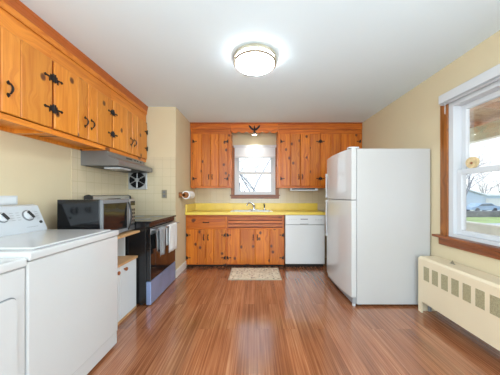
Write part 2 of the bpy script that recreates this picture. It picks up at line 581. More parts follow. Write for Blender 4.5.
b.box(-WX - .085, WX + .085, -.045, 0.0, WZ0 - .022, WZ0 - .001, .004).box(-WX - .07, WX + .07, -.02, 0, WZ0 - .075, WZ0 - .022, .004)
b.build('sill', M['casingH'], w1)
MB().lathe([(0.018, 0), (0.018, .008), (.006, .01), (.006, .03), (.012, .034), (.0, .036)], (WX + .035, -.02 , 1.765), 'y', 12)
# shade
sh = thing('cellular_shade', 'white cellular shade pulled up at the top of the window over the sink', 'window shade', (0, YB - .062, 0))
b = MB().box(-.405, .405, 0, .04, 2.10, 2.145, .004)
b.build('headrail', M['white_trim'], sh)
pts_f, pts_b = [], []
nfold = 9
z0s, z1s = 1.93, 2.10
for i in range(nfold * 2 + 1):
    z = z0s + (z1s - z0s) * i / (nfold * 2)
    pts_f.append((0.002 if i % 2 else 0.011, z))
    pts_b.append((0.036 if i % 2 else 0.029, z))
MB().prism(pts_f + pts_b[::-1], 'x', -.385, .385).build('pleats', M['shade'], sh)
MB().box(-.385, .385, 0.004, .034, 1.905, 1.93, .003).build('bottom_rail', M['white_trim'], sh)
t = thing('casing_knob', 'small dark metal knob on the right casing of the sink window', 'knob', (WX + .03, YB - .02, 1.76))
MB().box(-.018, .018, -.004, 0, -.025, .025, .001).build('plate', M['iron'], t)
MB().lathe([(.006, -.004), (.006, -.02), (.016, -.024), (.014, -.034), (0, -.036)], (0, 0, 0), 'y', 12).build('knob', M['iron'], t, True)

# ---------------------------------------------------------------- right window (window_2), local frame facing -x
w2 = bpy.data.objects.new('window_2', None); COL.objects.link(w2); w2['kind'] = 'structure'
w2['label'] = 'large white double hung window with brown wood casing above the radiator'
w2.location = (XR, RY1, 0)
w2.rotation_euler = (0, 0, RIGHT)
WW = RY1 - RY0
b = MB()
b.box(0, .05, -.005, .12, RZ0, RZ1).box(WW - .05, WW, -.005, .12, RZ0, RZ1).box(.05, WW - .05, -.005, .12, RZ0, RZ0 + .03).box(.05, WW - .05, -.005, .12, RZ1 - .05, RZ1)
b.build('window_frame', M['white_trim'], w2)
sash(w2, .05, WW - .05, 1.40, RZ1 - .05, .075, .045, .035)
sash(w2, .05, WW - .05, RZ0 + .03, 1.44, .03, .045, .035, bottom=.04)
MB().box(-.085, -.0, -.02, 0, RZ0 - .01, RZ1 + .085, .005).box(WW, WW + .085, -.02, 0, RZ0 - .01, RZ1 + .085, .005).build('casing', M['casing'], w2)
b = MB().box(-.13, WW + .13, -.07, .0, RZ0 - .026, RZ0 - .001, .006).box(-.1, WW + .1, -.025, 0, RZ0 - .1, RZ0 - .026, .006)
b.build('sill', M['casingH'], w2)
MB().box(.44, .52, .018, .034, 1.4405, 1.452, .002).build('sash_lock', M['white_trim'], w2)
v = thing('window_valance_blind', 'white raised blind in its head rail across the top of the right window', 'blind', (XR - .0205, RY1, 0), RIGHT)
MB().box(-.045, WW + .09, -.05, .0, RZ1 + .0, RZ1 + .085, .006).build('head_rail', M['white_trim'], v)
b = MB()
for i in range(2): b.box(-.03, WW + .06, -.044, -.008, RZ1 - .006 - i * .007 - .004, RZ1 - .006 - i * .007, .001, 1)
b.build('stacked_slats', M['white_trim'], v)
MB().tube([(.03, -.046, RZ1 - .012), (.03, -.047, RZ1 - .12)], .0025, 6).build('wand', M['white_trim'], v)

# ---------------------------------------------------------------- iron hardware
def pull(parent, x, z, y=0.0, L=.11, horiz=False, name='handle'):
    b = MB()
    h = L / 2
    def P(a, dep, c=0.0):
        return (x + a, y - dep, z + c) if horiz else (x + c, y - dep, z + a)
    path = [P(-h * .62, .002), P(-h * .55, .018), P(-h * .25, .028), P(0, .031), P(h * .25, .028), P(h * .55, .018), P(h * .62, .002)]
    b.tube(path, [.0035, .005, .006, .007, .006, .005, .0035], 8)
    for sgn in (-1, 1):
        q = [(0, sgn * h), (.011, sgn * h * .72), (.007, sgn * h * .5), (-.007, sgn * h * .5), (-.011, sgn * h * .72)]
        if horiz: q = [(x + p[1], z + p[0]) for p in q]
        else: q = [(x + p[0], z + p[1]) for p in q]
        b.prism(q, 'y', y, y - .004)
    return b.build(name, M['iron'], parent, True)
def hinge(parent, x, z, sgn, y=0.0, name='hinge', S=1.0):
    """x = hinge pin; sgn = +1 door lies towards +x; frame leaf to the other side"""
    b = MB()
    b.tube([(x, y - .006, z - .032 * S), (x, y - .006, z + .032 * S)], .0055, 8)
    X = lambda a: x + sgn * a * S
    def bx(a0, a1, zz0, zz1):
        xa, xb = sorted((X(a0), X(a1)))
        b.box(xa, xb, y - .004, y + .0005, z + zz0 * S, z + zz1 * S)
    bx(.0, .022, -.022, .022)
    bx(.022, .05, -.006, .006)
    b.prism([(X(.05), z - .006 * S), (X(.062), z - .012 * S), (X(.074), z), (X(.062), z + .012 * S), (X(.05), z + .006 * S)], 'y', y - .004, y + .0005)
    bx(.022, .03, -.034, -.006)
    return b.build(name, M['iron'], parent)

def plank_door(parent, x0, x1, z0, z1, seams, mat, y=-0.018, hinge_side=1, hz=(), handle=None, S=1.0, hh=.11):
    """door in local x-z plane, front at y, thickness 18mm. seams: list of x. hinge_side -1 left, +1 right"""
    xs = [x0] + list(seams) + [x1]
    b = MB()
    for i in range(len(xs) - 1):
        g0 = 0 if i == 0 else .0
        b.box(xs[i] + .0012, xs[i + 1] - .0012, y, 0.0, z0, z1, .005, 1)
    d = b.build('door', mat, parent)
    px = x0 if hinge_side < 0 else x1
    for z in hz: hinge(d, px, z, 1 if hinge_side < 0 else -1, y, S=S)
    if handle: pull(d, handle[0], handle[1], y, hh)
    return d

# ---------------------------------------------------------------- left wall cabinets (run along the wall, facing +x)
FX = -1.575
def left_cab(y0, y1, label, floor_strip=True):
    c = thing('wall_cabinet', label, 'cabinet', (FX + .0, y0, 0), LEFT, 'pine cabinets along the left wall')
    W = y1 - y0
    D = FX - XL
    z0, z1 = 1.672, 2.36
    b = MB()
    b.box(0, W, .022, D, z0 + .03, z0 + .045)     # bottom board
    b.box(0, .016, .022, D, z0, z1).box(W - .016, W, .022, D, z0, z1).box(.016, W - .016, D - .012, D, z0, z1).box(.016, W - .016, .022, D - .012, z1 - .016, z1)
    b.build('body', M['pine'], c)
    b = MB()
    b.box(0, W, 0, .022, z0, 1.712, .002).box(0, W, 0, .022, 2.245, z1, .002)
    b.build('face_rail', M['pineH'], c)
    b = MB()
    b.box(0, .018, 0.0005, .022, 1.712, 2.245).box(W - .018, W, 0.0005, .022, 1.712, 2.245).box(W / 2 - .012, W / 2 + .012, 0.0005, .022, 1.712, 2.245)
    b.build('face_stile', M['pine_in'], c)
    m = W / 2
    g = .009
    plank_door(c, g, m - .002, 1.716, 2.24, [m - .118], M['pine'], hinge_side=-1, hz=(2.10, 1.865), handle=(m - .04, 1.87))
    plank_door(c, m + .002, W - g, 1.716, 2.24, [m + .118], M['pine'], hinge_side=1, hz=(2.10, 1.865), handle=(m + .04, 1.87))
    return c
left_cab(1.004, 1.717, 'knotty pine wall cabinet above the washer, at the photo\'s left edge')
left_cab(1.717, 2.431, 'knotty pine wall cabinet above the microwave, middle of the left run')
left_cab(2.431, 3.213, 'knotty pine wall cabinet directly above the range hood')
# crown along left cabinets
prof = [(FX + .0, 2.33), (FX + .006, 2.36), (FX + .012, 2.40), (FX + .016, 2.405), (FX + .02, 2.43), (FX + .034, 2.452), (FX + .038, 2.479), (XL + .002, 2.479), (XL + .002, 2.362), (FX - .03, 2.362), (FX - .001, 2.362)]
b = MB()
b.prism([(FX, 2.362), (FX + .010, 2.362), (FX + .014, 2.405), (FX - .0, 2.405)], 'y', 1.004, YA - .004)
b.prism([(XL + .002, 2.362), (FX, 2.362), (FX, 2.405), (XL + .002, 2.405)], 'y', 1.004, YA - .008)
struct('trim_4', b, M['pineH'], label='pine frieze board above the left wall cabinets')
b = MB()
b.prism([(XL + .002, 2.406), (FX + .014, 2.406), (FX + .016, 2.425), (FX + .018, 2.428), (FX + .022, 2.452), (FX + .025, 2.455), (FX + .027, 2.479), (XL + .002, 2.479)], 'y', 1.004, YA - .004)
struct('trim_5', b, M['crown'], label='dark stained crown moulding above the left wall cabinets')

# ---------------------------------------------------------------- back wall cabinets
FY = 3.93
def back_cab(x0, x1, label, dz0, dz1, doors, group, ends=True):
    c = thing('wall_cabinet', label, 'cabinet', (x0, FY, 0), 0, group)
    W = x1 - x0
    D = YB - FY - .008
    z0, z1 = 1.325, 2.36
    b = MB().box(0, .016, .022, D, z0, z1).box(W - .016, W, .022, D, z0, z1).box(.016, W - .016, .022, D, z0 + .01, z0 + .025).box(.016, W - .016, D - .01, D, z0 + .025, z1).box(.016, W - .016, .022, D - .01, z1 - .016, z1)
    b.build('body', M['pineR'], c)
    MB().box(0, W, 0, .022, z0, dz0 - .003, .002).box(0, W, 0, .022, dz1 + .003, z1, .002).build('face_rail', M['pineRH'], c)
    b = MB()
    for (a0, a1) in doors['stiles']: b.box(a0, a1, 0.0005, .022, dz0 - .003, dz1 + .003)
    b.build('face_stile', M['pineR'], c)
    for (a0, a1, seams, hs, hx) in doors['doors']:
        plank_door(c, a0, a1, dz0, dz1, seams, M['pineR'], y=-.018, hinge_side=hs, hz=(dz1 - .13, dz0 + .13), handle=(hx, dz0 + .16), S=.95, hh=.1)
    return c
W1 = .69
back_cab(-1.14, -1.14 + W1 + .02, 'two-door knotty pine wall cabinet left of the sink window', 1.36, 2.275,
         {'stiles': [(0, .05), (W1 - .03, W1 + .02), (.35, .36)],
          'doors': [(.045, .353, [.20], -1, .325), (.358, W1 - .025, [.50], 1, .386)]}, 'pine cabinets on the back wall')
W2 = .745
back_cab(.408, .408 + W2, 'two-door pine wall cabinet directly right of the sink window', 1.36, 2.275,
         {'stiles': [(0, .05), (W2 - .012, W2), (.38, .39)],
          'doors': [(.045, .390, [.218], -1, .362), (.395, W2 - .006, [.56], 1, .425)]}, 'pine cabinets on the back wall')
back_cab(1.153, 1.895, 'pine wall cabinet behind the refrigerator in the back right corner', 1.36, 2.275,
         {'stiles': [(0, .012), (.742 - .04, .742), (.36, .37)],
          'doors': [(.006, .362, [.18], -1, .330), (.368, .742 - .034, [.54], 1, .400)]}, 'pine cabinets on the back wall')
# fascia: left and right board, and crown bead
struct('trim_6', MB().box(XS + .002, -.425, FY - .004, FY + .018, 2.362, 2.462, .002), M['pineRH'], label='pine fascia board above the left back wall cabinet')
struct('trim_8', MB().box(.406, XR - .002, FY - .004, FY + .018, 2.362, 2.462, .002), M['pineRH'], label='pine fascia board above the right back wall cabinets')
b = MB().box(XS + .002, XR - .002, FY - .022, FY + .018, 2.463, 2.479, .004)
struct('trim_7', b, M['crown'], label='dark thin moulding where the back cabinets meet the ceiling')
# scalloped valance over window
pts = [(-.424, 2.462), (.405, 2.462)]
n = 48
for i in range(n + 1):
    x = .405 - (.829) * i / n
    ph = abs(math.sin((x + .424) / .829 * PI * 6))
    pts.append((x, 2.325 - .028 * ph))
vb = thing('scalloped_valance', 'knotty pine valance board with scalloped lower edge over the sink window', 'valance')
MB().prism(pts, 'y', FY, FY + .018).build('board', M['pineRH'], vb)
# eagle plaque
e = thing('eagle_plaque', 'small dark metal eagle with spread wings on the scalloped valance', 'wall ornament', (-.01, FY - .0045, 2.375))
e.scale = (.85, 1, .85)
wing = [(0, -.02), (.03, .0), (.055, .02), (.08, .05), (.115, .07), (.12, .055), (.105, .02), (.08, -.005), (.055, -.03), (.03, -.04), (0, -.055)]
MB().prism(wing, 'y', -.012, 0).build('wing', M['iron'], e)
MB().prism([(-x, z) for x, z in wing], 'y', -.012, 0).build('wing', M['iron'], e)
b = MB()
b.lathe([(0, -.065), (.012, -.055), (.02, -.03), (.019, -.005), (.012, .015), (.009, .025), (.013, .035), (.010, .048), (0, .053)], (0, -.021, 0), 'z', 12)
b.prism([(-.03, -.085), (.03, -.085), (.01, -.05), (-.01, -.05)], 'y', -.014, 0)
b.build('body', M['iron'], e, True)
# spotlight behind the valance
sl = thing('spotlight', 'small round spotlight shining down under the pine valance', 'light', (-.01, 4.07, 2.30))
MB().lathe([(.02, .18), (.02, .12), (.045, .1), (.05, .0), (.046, -.0), (.042, .03), (0, .035)], (0, 0, 0), 'z', 20).build('housing', M['nickel'], sl, True)
MB().lathe([(.0, .0), (.025, .0005), (.041, .006), (.041, .02), (0, .02)], (0, 0, -.0), 'z', 20).build('bulb', M['bulb'], sl, True)
li = bpy.data.lights.new('spot_bulb_light', 'SPOT')
li.energy = 12; li.spot_size = R(120); li.spot_blend = 1; li.color = (1, .93, .8); li.shadow_soft_size = .03
lo = bpy.data.objects.new('spot_bulb_light', li); COL.objects.link(lo); lo.parent = sl; lo.location = (0, 0, -.02)
# under-cabinet light
u = thing('under_cabinet_light', 'slim white light fixture under the wall cabinet right of the window', 'light', (.63, 3.96, 1.325))
MB().box(0, .49, 0, .12, -.05, -.001, .006).build('housing', M['white_trim'], u)
MB().box(.03, .44, -.003, 0.001, -.028, -.008).build('lens', M['darkplastic'], u)

# ---------------------------------------------------------------- base cabinets
BY = 3.68
def base_cab(x0, x1, label, kind):
    c = thing('base_cabinet', label, 'cabinet', (x0, BY, 0), 0, 'pine base cabinets under the counter')
    W = x1 - x0
    D = YB - BY - .012
    b = MB()
    b.box(0, .016, .02, D, .09, .872).box(W - .016, W, .02, D, .09, .872).box(.016, W - .016, .02, D, .09, .106).box(.016, W - .016, D - .01, D, .106, .872)
    b.build('body', M['pineR'], c)
    MB().box(0.004, W - .004, .06, .075, 0, .089).build('toe_kick', M['darkgap'], c)
    b = MB().box(0, W, 0, .02, .045, .066, .002).box(0, W, 0, .02, .63, .66, .002).box(0, W, 0, .02, .838, .874, .002)
    b.build('face_rail', M['pineRH'], c)
    b = MB().box(0, .022, .0005, .02, .066, .84).box(W - .022, W, .0005, .02, .066, .84).box(W / 2 - .01, W / 2 + .01, .0005, .02, .066, .64)
    b.build('face_stile', M['pineR'], c)
    m = W / 2
    if kind == 'drawer':
        d = MB().box(.016, W - .016, -.018, .0, .655, .836, .005).build('drawer_front', M['pineRH'], c)
        pull(d, m, .748, -.018, .12, horiz=True)
        doors = [(.014, m - .003, [.20], -1, m - .035), (m + .003, W - .014, [m + .13], 1, m + .035)]
        zs = (.54, .165)
    else:
        b = MB()
        for i in range(3):
            z = .675 + i * .056
            b.prism([(-.018, z), (-.004, z + .044), (.004, z + .044), (.004, z)], 'x', .03, W - .03)
        b.box(.012, .03, -.018, 0, .655, .84, .002).box(W - .03, W - .012, -.018, 0, .655, .84, .002)
        b.build('louvre_panel', M['pineRH'], c)
        MB().box(.03, W - .03, .005, .012, .66, .838).build('louvre_backing', M['darkgap'], c)
        doors = [(.014, m - .003, [m - .25], -1, m - .035), (m + .003, W - .014, [m + .24], 1, m + .035)]
        pass
        zs = (.54, .165)
    for (a0, a1, seams, hs, hx) in doors:
        plank_door(c, a0, a1, .06, .636, sorted(seams), M['pineR'], y=-.018, hinge_side=hs, hz=zs, handle=(hx, .50), S=.95, hh=.11)
    return c
base_cab(-1.145, -.475, 'pine base cabinet with a drawer over two doors, left of the sink', 'drawer')
base_cab(-.475, .485, 'wide pine sink base cabinet with slotted louvre panel over two doors', 'sink')

# ---------------------------------------------------------------- countertop, sink, faucet
ct = thing('countertop', 'yellow laminate countertop with raised backsplash along the back wall', 'countertop')
SX0, SX1, SY0, SY1 = -.40, .28, 3.77, 4.14
zc0, zc1 = .877, .915
b = MB()
b.box(-1.148, SX0, 3.65, YB - .008, zc0, zc1).box(SX1, 1.19, 3.65, YB - .008, zc0, zc1)
b.box(SX0, SX1, 3.65, SY0, zc0, zc1).box(SX0, SX1, SY1, YB - .008, zc0, zc1)
b.build('worktop', M['counter'], ct)
MB().box(-1.148, 1.19, YB - .03, YB - .008, zc1, 1.045, .004).box(-1.148, -1.128, 3.66, YB - .03, zc1, 1.045, .004).build('backsplash', M['counter'], ct)
MB().box(-1.148, 1.19, 3.6435, 3.6495, zc0 - .004, zc1 + .001, .001).build('edge_strip', M['counter'], ct)
sk = thing('sink', 'white enamel drop-in kitchen sink set in the yellow counter', 'sink', (0, 0, 0))
b = MB()
zt = .923
def frame(b, x0, x1, y0, y1, ix0, ix1, iy0, iy1, z0, z1):
    b.box(x0, x1, y0, iy0, z0, z1).box(x0, x1, iy1, y1, z0, z1).box(x0, ix0, iy0, iy1, z0, z1).box(ix1, x1, iy0, iy1, z0, z1)
frame(b, SX0 - .02, SX1 + .02, SY0 - .02, SY1 + .02, SX0 + .02, SX1 - .02, SY0 + .02, SY1 - .06, .916, zt)
b.box(-.07, -.05, SY0 + .02, SY1 - .06, .80, zt)
b.build('rim', M['sink'], sk)
def bowl(b, x0, x1, y0, y1):
    t_ = .008
    b.box(x0, x1, y0, y1, .74, .748).box(x0, x0 + t_, y0, y1, .748, .916).box(x1 - t_, x1, y0, y1, .748, .916).box(x0 + t_, x1 - t_, y0, y0 + t_, .748, .916).box(x0 + t_, x1 - t_, y1 - t_, y1, .748, .916)
b = MB(); bowl(b, SX0 + .012, -.071, SY0 + .012, SY1 - .052); b.build('basin', M['sink'], sk)
b = MB(); bowl(b, -.049, SX1 - .012, SY0 + .012, SY1 - .052); b.build('basin', M['sink'], sk)
f = thing('faucet', 'chrome single-lever faucet standing at the back of the sink', 'faucet', (-.02, 4.11, .9235))
MB().box(-.085, .085, -.028, .028, 0, .012, .005).lathe([(.026, .012), (.022, .03), (.021, .075), (.024, .08), (.018, .095), (0, .1)], (0, 0, 0), 'z', 16).build('base', M['chrome'], f, True)
MB().tube([(0, 0, .06), (-.03, -.04, .115), (-.07, -.09, .135), (-.105, -.13, .13), (-.12, -.15, .105), (-.122, -.153, .085)], [.013, .012, .011, .011, .0115, .012], 10).build('spout', M['chrome'], f, True)
MB().tube([(0, .0, .095), (-.035, .01, .13), (-.085, .015, .15)], [.008, .006, .007], 8).build('lever', M['chrome'], f, True)
s = thing('side_sprayer', 'dark side sprayer standing right of the chrome faucet', 'sprayer', (.175, 4.11, .9235))
MB().lathe([(.02, 0), (.02, .006), (.012, .012), (.011, .04)], (0, 0, 0), 'z', 14).build('holder', M['chrome'], s, True)
MB().tube([(0, 0, .035), (0, 0, .08), (-.004, -.012, .105), (-.01, -.03, .112)], [.011, .013, .014, .012], 10).build('spray_head', M['darkplastic'], s, True)

# ---------------------------------------------------------------- dishwasher
d = thing('dishwasher', 'white built-in dishwasher under the yellow counter, beside the pine cabinets', 'dishwasher', (.50, 3.665, 0))
DW = .652
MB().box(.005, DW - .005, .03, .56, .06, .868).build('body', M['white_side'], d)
o = MB().box(0, DW, -.005, .029, .06, .705, .008).build('door', M['white_dw'], d)
p = MB().box(0, DW, -.012, .029, .712, .868, .008).build('control_panel', M['white_dw'], d)
MB().box(.25, .37, -.0135, -.0115, .795, .808).build('badge', M['greyplastic'], p)
for i in range(4): MB().box(.06 + i * .035, .08 + i * .035, -.0145, -.0115, .79, .802, .001).build('button', M['white_trim'], p)
for i in range(3): MB().lathe([(.012, -.011), (.012, -.02), (.009, -.022), (0, -.022)], (.5 + i * .045, 0, .797), 'y', 12).build('dial', M['white_trim'], p)
b = MB().box(.24, .38, -.016, -.011, .718, .728, .002)
b.build('latch', M['gasket'], p)
MB().box(.01, DW - .01, .05, .06, .0, .0595).build('kickplate', M['darkgap'], d)

# ---------------------------------------------------------------- rug
rg = thing('kitchen_rug', 'beige patterned rectangular rug on the floor before the sink', 'rug', (0, 3.39, 0))
MB().box(-.375, .375, -.255, .235, .0005, .009, .003).build('pile', M['rug'], rg)
b = MB()
frame(b, -.38, .38, -.26, .24, -.368, .368, -.248, .228, .0004, .0105)
b.build('border', plain('rug_border', srgb(186, 170, 150), .95, var=.1, scale=60), rg)

# ---------------------------------------------------------------- refrigerator (faces -x)
FW, FH = .82, 1.70
fr = thing('refrigerator', 'white top-freezer refrigerator standing against the right wall', 'refrigerator', (1.095, 3.205, 0), RIGHT)
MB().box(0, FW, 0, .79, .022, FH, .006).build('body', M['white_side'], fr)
b = MB()
for x in (.05, FW - .05):
    for y in (.05, .72): b.lathe([(.02, 0), (.02, .022)], (x, y, 0), 'z', 12)
b.build('foot', M['darkplastic'], fr)
MB().box(.01, FW - .01, -.006, .0, .06, FH - .01).build('gasket', M['gasket'], fr)
def curved_door(z0, z1, name):
    b = MB()
    n = 14
    P = [(0.0, -.008)]
    for i in range(n + 1):
        x = FW * i / n
        y = -.058 - .036 * math.sin(PI * i / n) ** .8
        P.append((x, y))
    P.append((FW, -.008))
    b.prism(P, 'z', z0, z1)
    return b.build(name, M['white'], fr, True)
fz = curved_door(1.15, FH + .005, 'freezer_door')
rf = curved_door(.10, 1.142, 'fridge_door')
def fhandle(parent, za, zb, bow):
    n = 10
    pts = []
    for i in range(n + 1):
        t_ = i / n
        pts.append((.045, -.075 - bow * math.sin(PI * min(1, max(0, t_))) ** .6, za + (zb - za) * t_))
    b = MB().tube(pts, [.009] + [.010] * (n - 1) + [.009], 8)
    b.box(.032, .058, -.09, -.06, min(za, zb), min(za, zb) + .04, .004).box(.032, .058, -.09, -.06, max(za, zb) - .04, max(za, zb), .004)
    b.build('handle', M['white_trim'], parent, True)
fhandle(fz, 1.165, 1.50, .006)
fhandle(rf, .62, 1.13, .006)
MB().box(.0, FW, -.045, -.002, .03, .095, .004).build('base_grille', M['gasket'], fr)
MB().box(FW - .07, FW - .01, -.08, .03, FH + .0055, FH + .022, .004).build('hinge_cover', M['white_trim'], fr)
b = MB().tube([(FW - .03, -.02, .029), (FW - .03, -.02, .0)], .018, 10)
b.build('levelling_foot', M['white_trim'], fr)

# ---------------------------------------------------------------- range (faces +x)
rg_y0, RW = 2.388, .752
RXF = -1.145
st = thing('range', 'black and stainless electric range against the tiled left wall', 'range', (RXF, rg_y0, 0), LEFT)
RD = 1.845 - 1.145 - .005
MB().box(0, RW, .03, RD, .03, .895, .003).build('body', M['black'], st)
b = MB()
for x in (.05, RW - .05):
    for y in (.1, RD - .07): b.lathe([(.018, 0), (.018, .03)], (x, y, 0), 'z', 10)
b.build('foot', M['darkplastic'], st)
ck = MB().box(-.004, RW + .004, -.03, RD - .07, .896, .916, .004).build('cooktop', M['blackglass'], st)
for (x, y, r) in ((.19, .16, .1), (.56, .16, .08), (.19, .43, .08), (.56, .43, .1)):
    MB().lathe([(r, .9165), (r - .004, .9165), (r - .004, .9162), (r, .9162), (r, .9165)], (x, y, 0), 'z', 32).build('burner_ring', M['greyplastic'], ck)
MB().box(0, RW, -.006, .029, .845, .894, .004).build('front_panel', M['black'], st)
dr = MB().box(.004, RW - .004, -.02, .029, .268, .84, .006).build('oven_door', M['blackglass'], st)
MB().box(.0038, RW - .0038, -.024, -.0195, .772, .84, .002).build('trim_strip', M['steel'], dr)
MB().box(.12, RW - .12, -.0215, -.0195, .36, .70, .001).build('door_window', M['blackglass'], dr)
b = MB().tube([(.03, -.078, .815), (RW - .03, -.078, .815)], .0125, 12)
for x in (.05, RW - .05): b.tube([(x, -.02, .815), (x, -.078, .815)], .009, 8)
b.build('handle', M['steel'], dr, True)
MB().box(.004, RW - .004, -.022, .029, .012, .262, .006).build('storage_drawer', M['steel_b'], st)
# backguard
b = MB().prism([(RD - .07, .896), (RD, .896), (RD, 1.195), (RD - .045, 1.2), (RD - .075, 1.185), (RD - .085, 1.05)], 'x', 0.02, RW - .02)
bgd = b.build('backguard', M['steel'], st)
for a, c_ in ((0, .02), (RW - .02, RW)):
    MB().prism([(RD - .075, .917), (RD, .917), (RD, 1.19), (RD - .045, 1.205), (RD - .085, 1.185), (RD - .092, 1.05)], 'x', a, c_).build('end_cap', M['darkplastic'], bgd)
MB().box(.26, .5, RD - .092, RD - .078, 1.09, 1.16, .002).build('display', M['blackglass'], bgd)
for x in (.07, .15, RW - .15, RW - .07):
    MB().lathe([(.022, RD - .08), (.02, RD - .105), (0, RD - .107)], (x, 0, 1.12), 'y', 14).build('knob', M['darkplastic'], bgd, True)

# towels over the oven handle
def towel(name, label, x0, x1, zf, zb, mat, seed):
    rr = random.Random(seed)
    b = MB()
    hz_, hy, rad = .815, -.078, .0165
    prof = []
    nf = 9
    for i in range(nf + 1): prof.append((hy - rad, zf + (hz_ - zf) * i / nf))
    for i in range(1, 6):
        a = PI * i / 6
        prof.append((hy - rad * math.cos(a), hz_ + rad * math.sin(a)))
    for i in range(nf + 1): prof.append((hy + rad, hz_ - (hz_ - zb) * i / nf))
    nx = 14
    grid = []
    ph = rr.random() * 6
    for j in range(nx + 1):
        tx = j / nx
        row = []
        for (y, z) in prof:
            k_ = max(0, (hz_ - z)) / .3
            wv = .007 * math.sin(tx * 9 + ph) * k_
            if y > hy: wv = min(0.004, max(wv, -.004))
            xx = x0 + (x1 - x0) * tx + (.5 - tx) * .02 * k_
            row.append(b.bm.verts.new((xx, y + wv, z + .004 * math.sin(tx * 5) * (k_ > .8))))
        grid.append(row)
    for j in range(nx):
        for i in range(len(prof) - 1):
            b.bm.faces.new((grid[j][i], grid[j + 1][i], grid[j + 1][i + 1], grid[j][i + 1]))
    o = b.build(name, mat, None, True, (RXF, rg_y0, 0), LEFT)
    m = o.modifiers.new('thick', 'SOLIDIFY'); m.thickness = .005; m.offset = 0
    tag(o, label, 'towel', 'towels on the oven handle')
    return o
towel('dish_towel', 'white dish towel on the far end of the oven door handle', .33, .60, .49, .58, M['towel_w'], 1)
towel('dish_towel', 'grey striped dish towel on the near half of the oven handle', .06, .22, .52, .58, M['towel_g'], 2)

# ---------------------------------------------------------------- range hood
hd = thing('range_hood', 'grey steel range hood mounted under the left wall cabinets', 'range hood', (FX, 2.36, 0), LEFT)
HW = .77
HD = FX - XL - .007
b = MB().prism([(HD, 1.671), (-.0, 1.671), (-.02, 1.62), (-.125, 1.575), (-.13, 1.53), (-.125, 1.515), (HD, 1.515)], 'x', 0, HW)
b.build('canopy', M['hood'], hd)
b = MB()
b.box(.03, HW - .03, -.10, HD - .03, 1.510, 1.5145)
b.build('filter_panel', M['darkplastic'], hd)
b = MB().box(.34, .46, -.014, -.008, 1.637, 1.655)
b.build('vent_slot', M['darkplastic'], hd)
for x in (.52, .58, .66): MB().box(x, x + .035, -.014, -.008, 1.64, 1.654, .001).build('switch', M['darkplastic'], hd)
MB().box(.1, .3, -.09, .1, 1.490, 1.5095, .006).build('light_lens', M['white_trim'], hd)

# ---------------------------------------------------------------- exhaust fan on alcove wall
fn = thing('exhaust_fan', 'square white wall exhaust fan with round black grille under the hood', 'fan', (-1.69, YA - .0065, 1.415))
MB().box(-.135, .135, -.02, 0, -.135, .135, .008).build('face_plate', M['hoodlight'], fn)
MB().lathe([(.115, -.02), (.115, -.026), (0, -.026)], (0, 0, 0), 'y', 32).build('opening', M['darkgap'], fn)
b = MB()
for r in (.112, .088, .064, .04):
    b.lathe([(r, -.026), (r, -.034), (r - .005, -.034), (r - .005, -.026)], (0, 0, 0), 'y', 32)
b.build('grille', M['darkplastic'], fn)
b = MB()
for i in range(6):
    a = PI * i / 3 + .5
    ca, sa = math.cos(a), math.sin(a)
    b.tube([(ca * .03, -.033, sa * .03), (ca * .113, -.033, sa * .113)], .005 if i % 2 else .009, 6)
b.lathe([(.03, -.03), (.028, -.042), (0, -.044)], (0, 0, 0), 'y', 20)
b.build('spokes', M['hoodlight'], fn)

def outlet(x, y, z, rz, label, nm='wall_outlet', wht=False, w_=.075, h_=.12):
    t = thing(nm, label, 'outlet', (x, y, z), rz)
    p = MB().box(-w_ / 2, w_ / 2, -.006, 0, -h_ / 2, h_ / 2, .002).build('plate', M['outlet'] if not wht else M['white_trim'], t)
    for dz in (-.027, .027):
        MB().lathe([(.017, -.006), (.017, -.009), (0, -.009)], (0, 0, dz), 'y', 16).build('socket', M['greyplastic'] if not wht else M['console'], p)
    return t
outlet(-1.312, YA - .0065, 1.215, 0, 'metal plate outlet on the beige tiles beside the range')

# paper towel holder on alcove side wall
ph = thing('paper_towel_holder', 'brown wooden paper towel holder on the wall beside the sink cabinets', 'paper towel holder', (XS, 3.36, 1.2))
HX = .10
for y in (0.0, .30):
    b = MB().lathe([(.042, y - .009), (.047, y - .003), (.047, y + .003), (.042, y + .009)], (HX, 0, 0), 'y', 24)
    b.box(0.001, HX, y - .009, y + .009, -.022, .022, .004)
    b.build('bracket', M['casing'], ph)
MB().box(0, .012, -.02, .32, -.04, .04, .004).build('back_board', M['casing'], ph)
pr = thing('paper_towel_roll', 'white paper towel roll hanging in the brown wooden wall holder', 'paper towel', (XS + HX, 3.36, 1.2))
MB().lathe([(.018, .015), (.063, .015), (.063, .285), (.018, .285)], (0, 0, 0), 'y', 28).build('paper', M['paper'], pr, True)

# ---------------------------------------------------------------- microwave cart
CX, CY0, CWd = -1.262, 1.80, .565
cd_ = .50
mc = thing('microwave_cart', 'low white microwave cart with oak top and raised shelf, beside the range', 'cart', (CX, CY0, 0), LEFT)
MB().box(0, CWd, .02, cd_, .023, .532).build('body', M['white_wood'], mc)
MB().box(-.0, CWd, .0, cd_, .0, .022).build('plinth', M['lightwood'], mc)
MB().box(-.005, CWd + .005, -.012, cd_, .533, .555, .003).build('middle_board', M['lightwood'], mc)
for (a0, a1, kx) in ((.004, CWd / 2 - .002, CWd / 2 - .06), (CWd / 2 + .002, CWd - .004, CWd / 2 + .06)):
    dd = MB().box(a0, a1, .0, .019, .026, .528, .003).build('door', M['white_wood'], mc)
    MB().lathe([(.008, 0.001), (.008, -.012), (.017, -.018), (.017, -.028), (.010, -.033), (0, -.034)], (kx, 0, .487), 'y', 16).build('knob', M['knobwood'], dd, True)
for x in (0.0, CWd - .018): MB().box(x, x + .018, .12, cd_, .5555, .80).build('side_panel', M['white_wood'], mc)
MB().box(.018, CWd - .018, cd_ - .012, cd_, .5555, .80).build('back_panel', M['white_wood'], mc)
MB().box(-.005, CWd + .012, -.03, cd_, .801, .822, .003).build('top_shelf', M['lightwood'], mc)

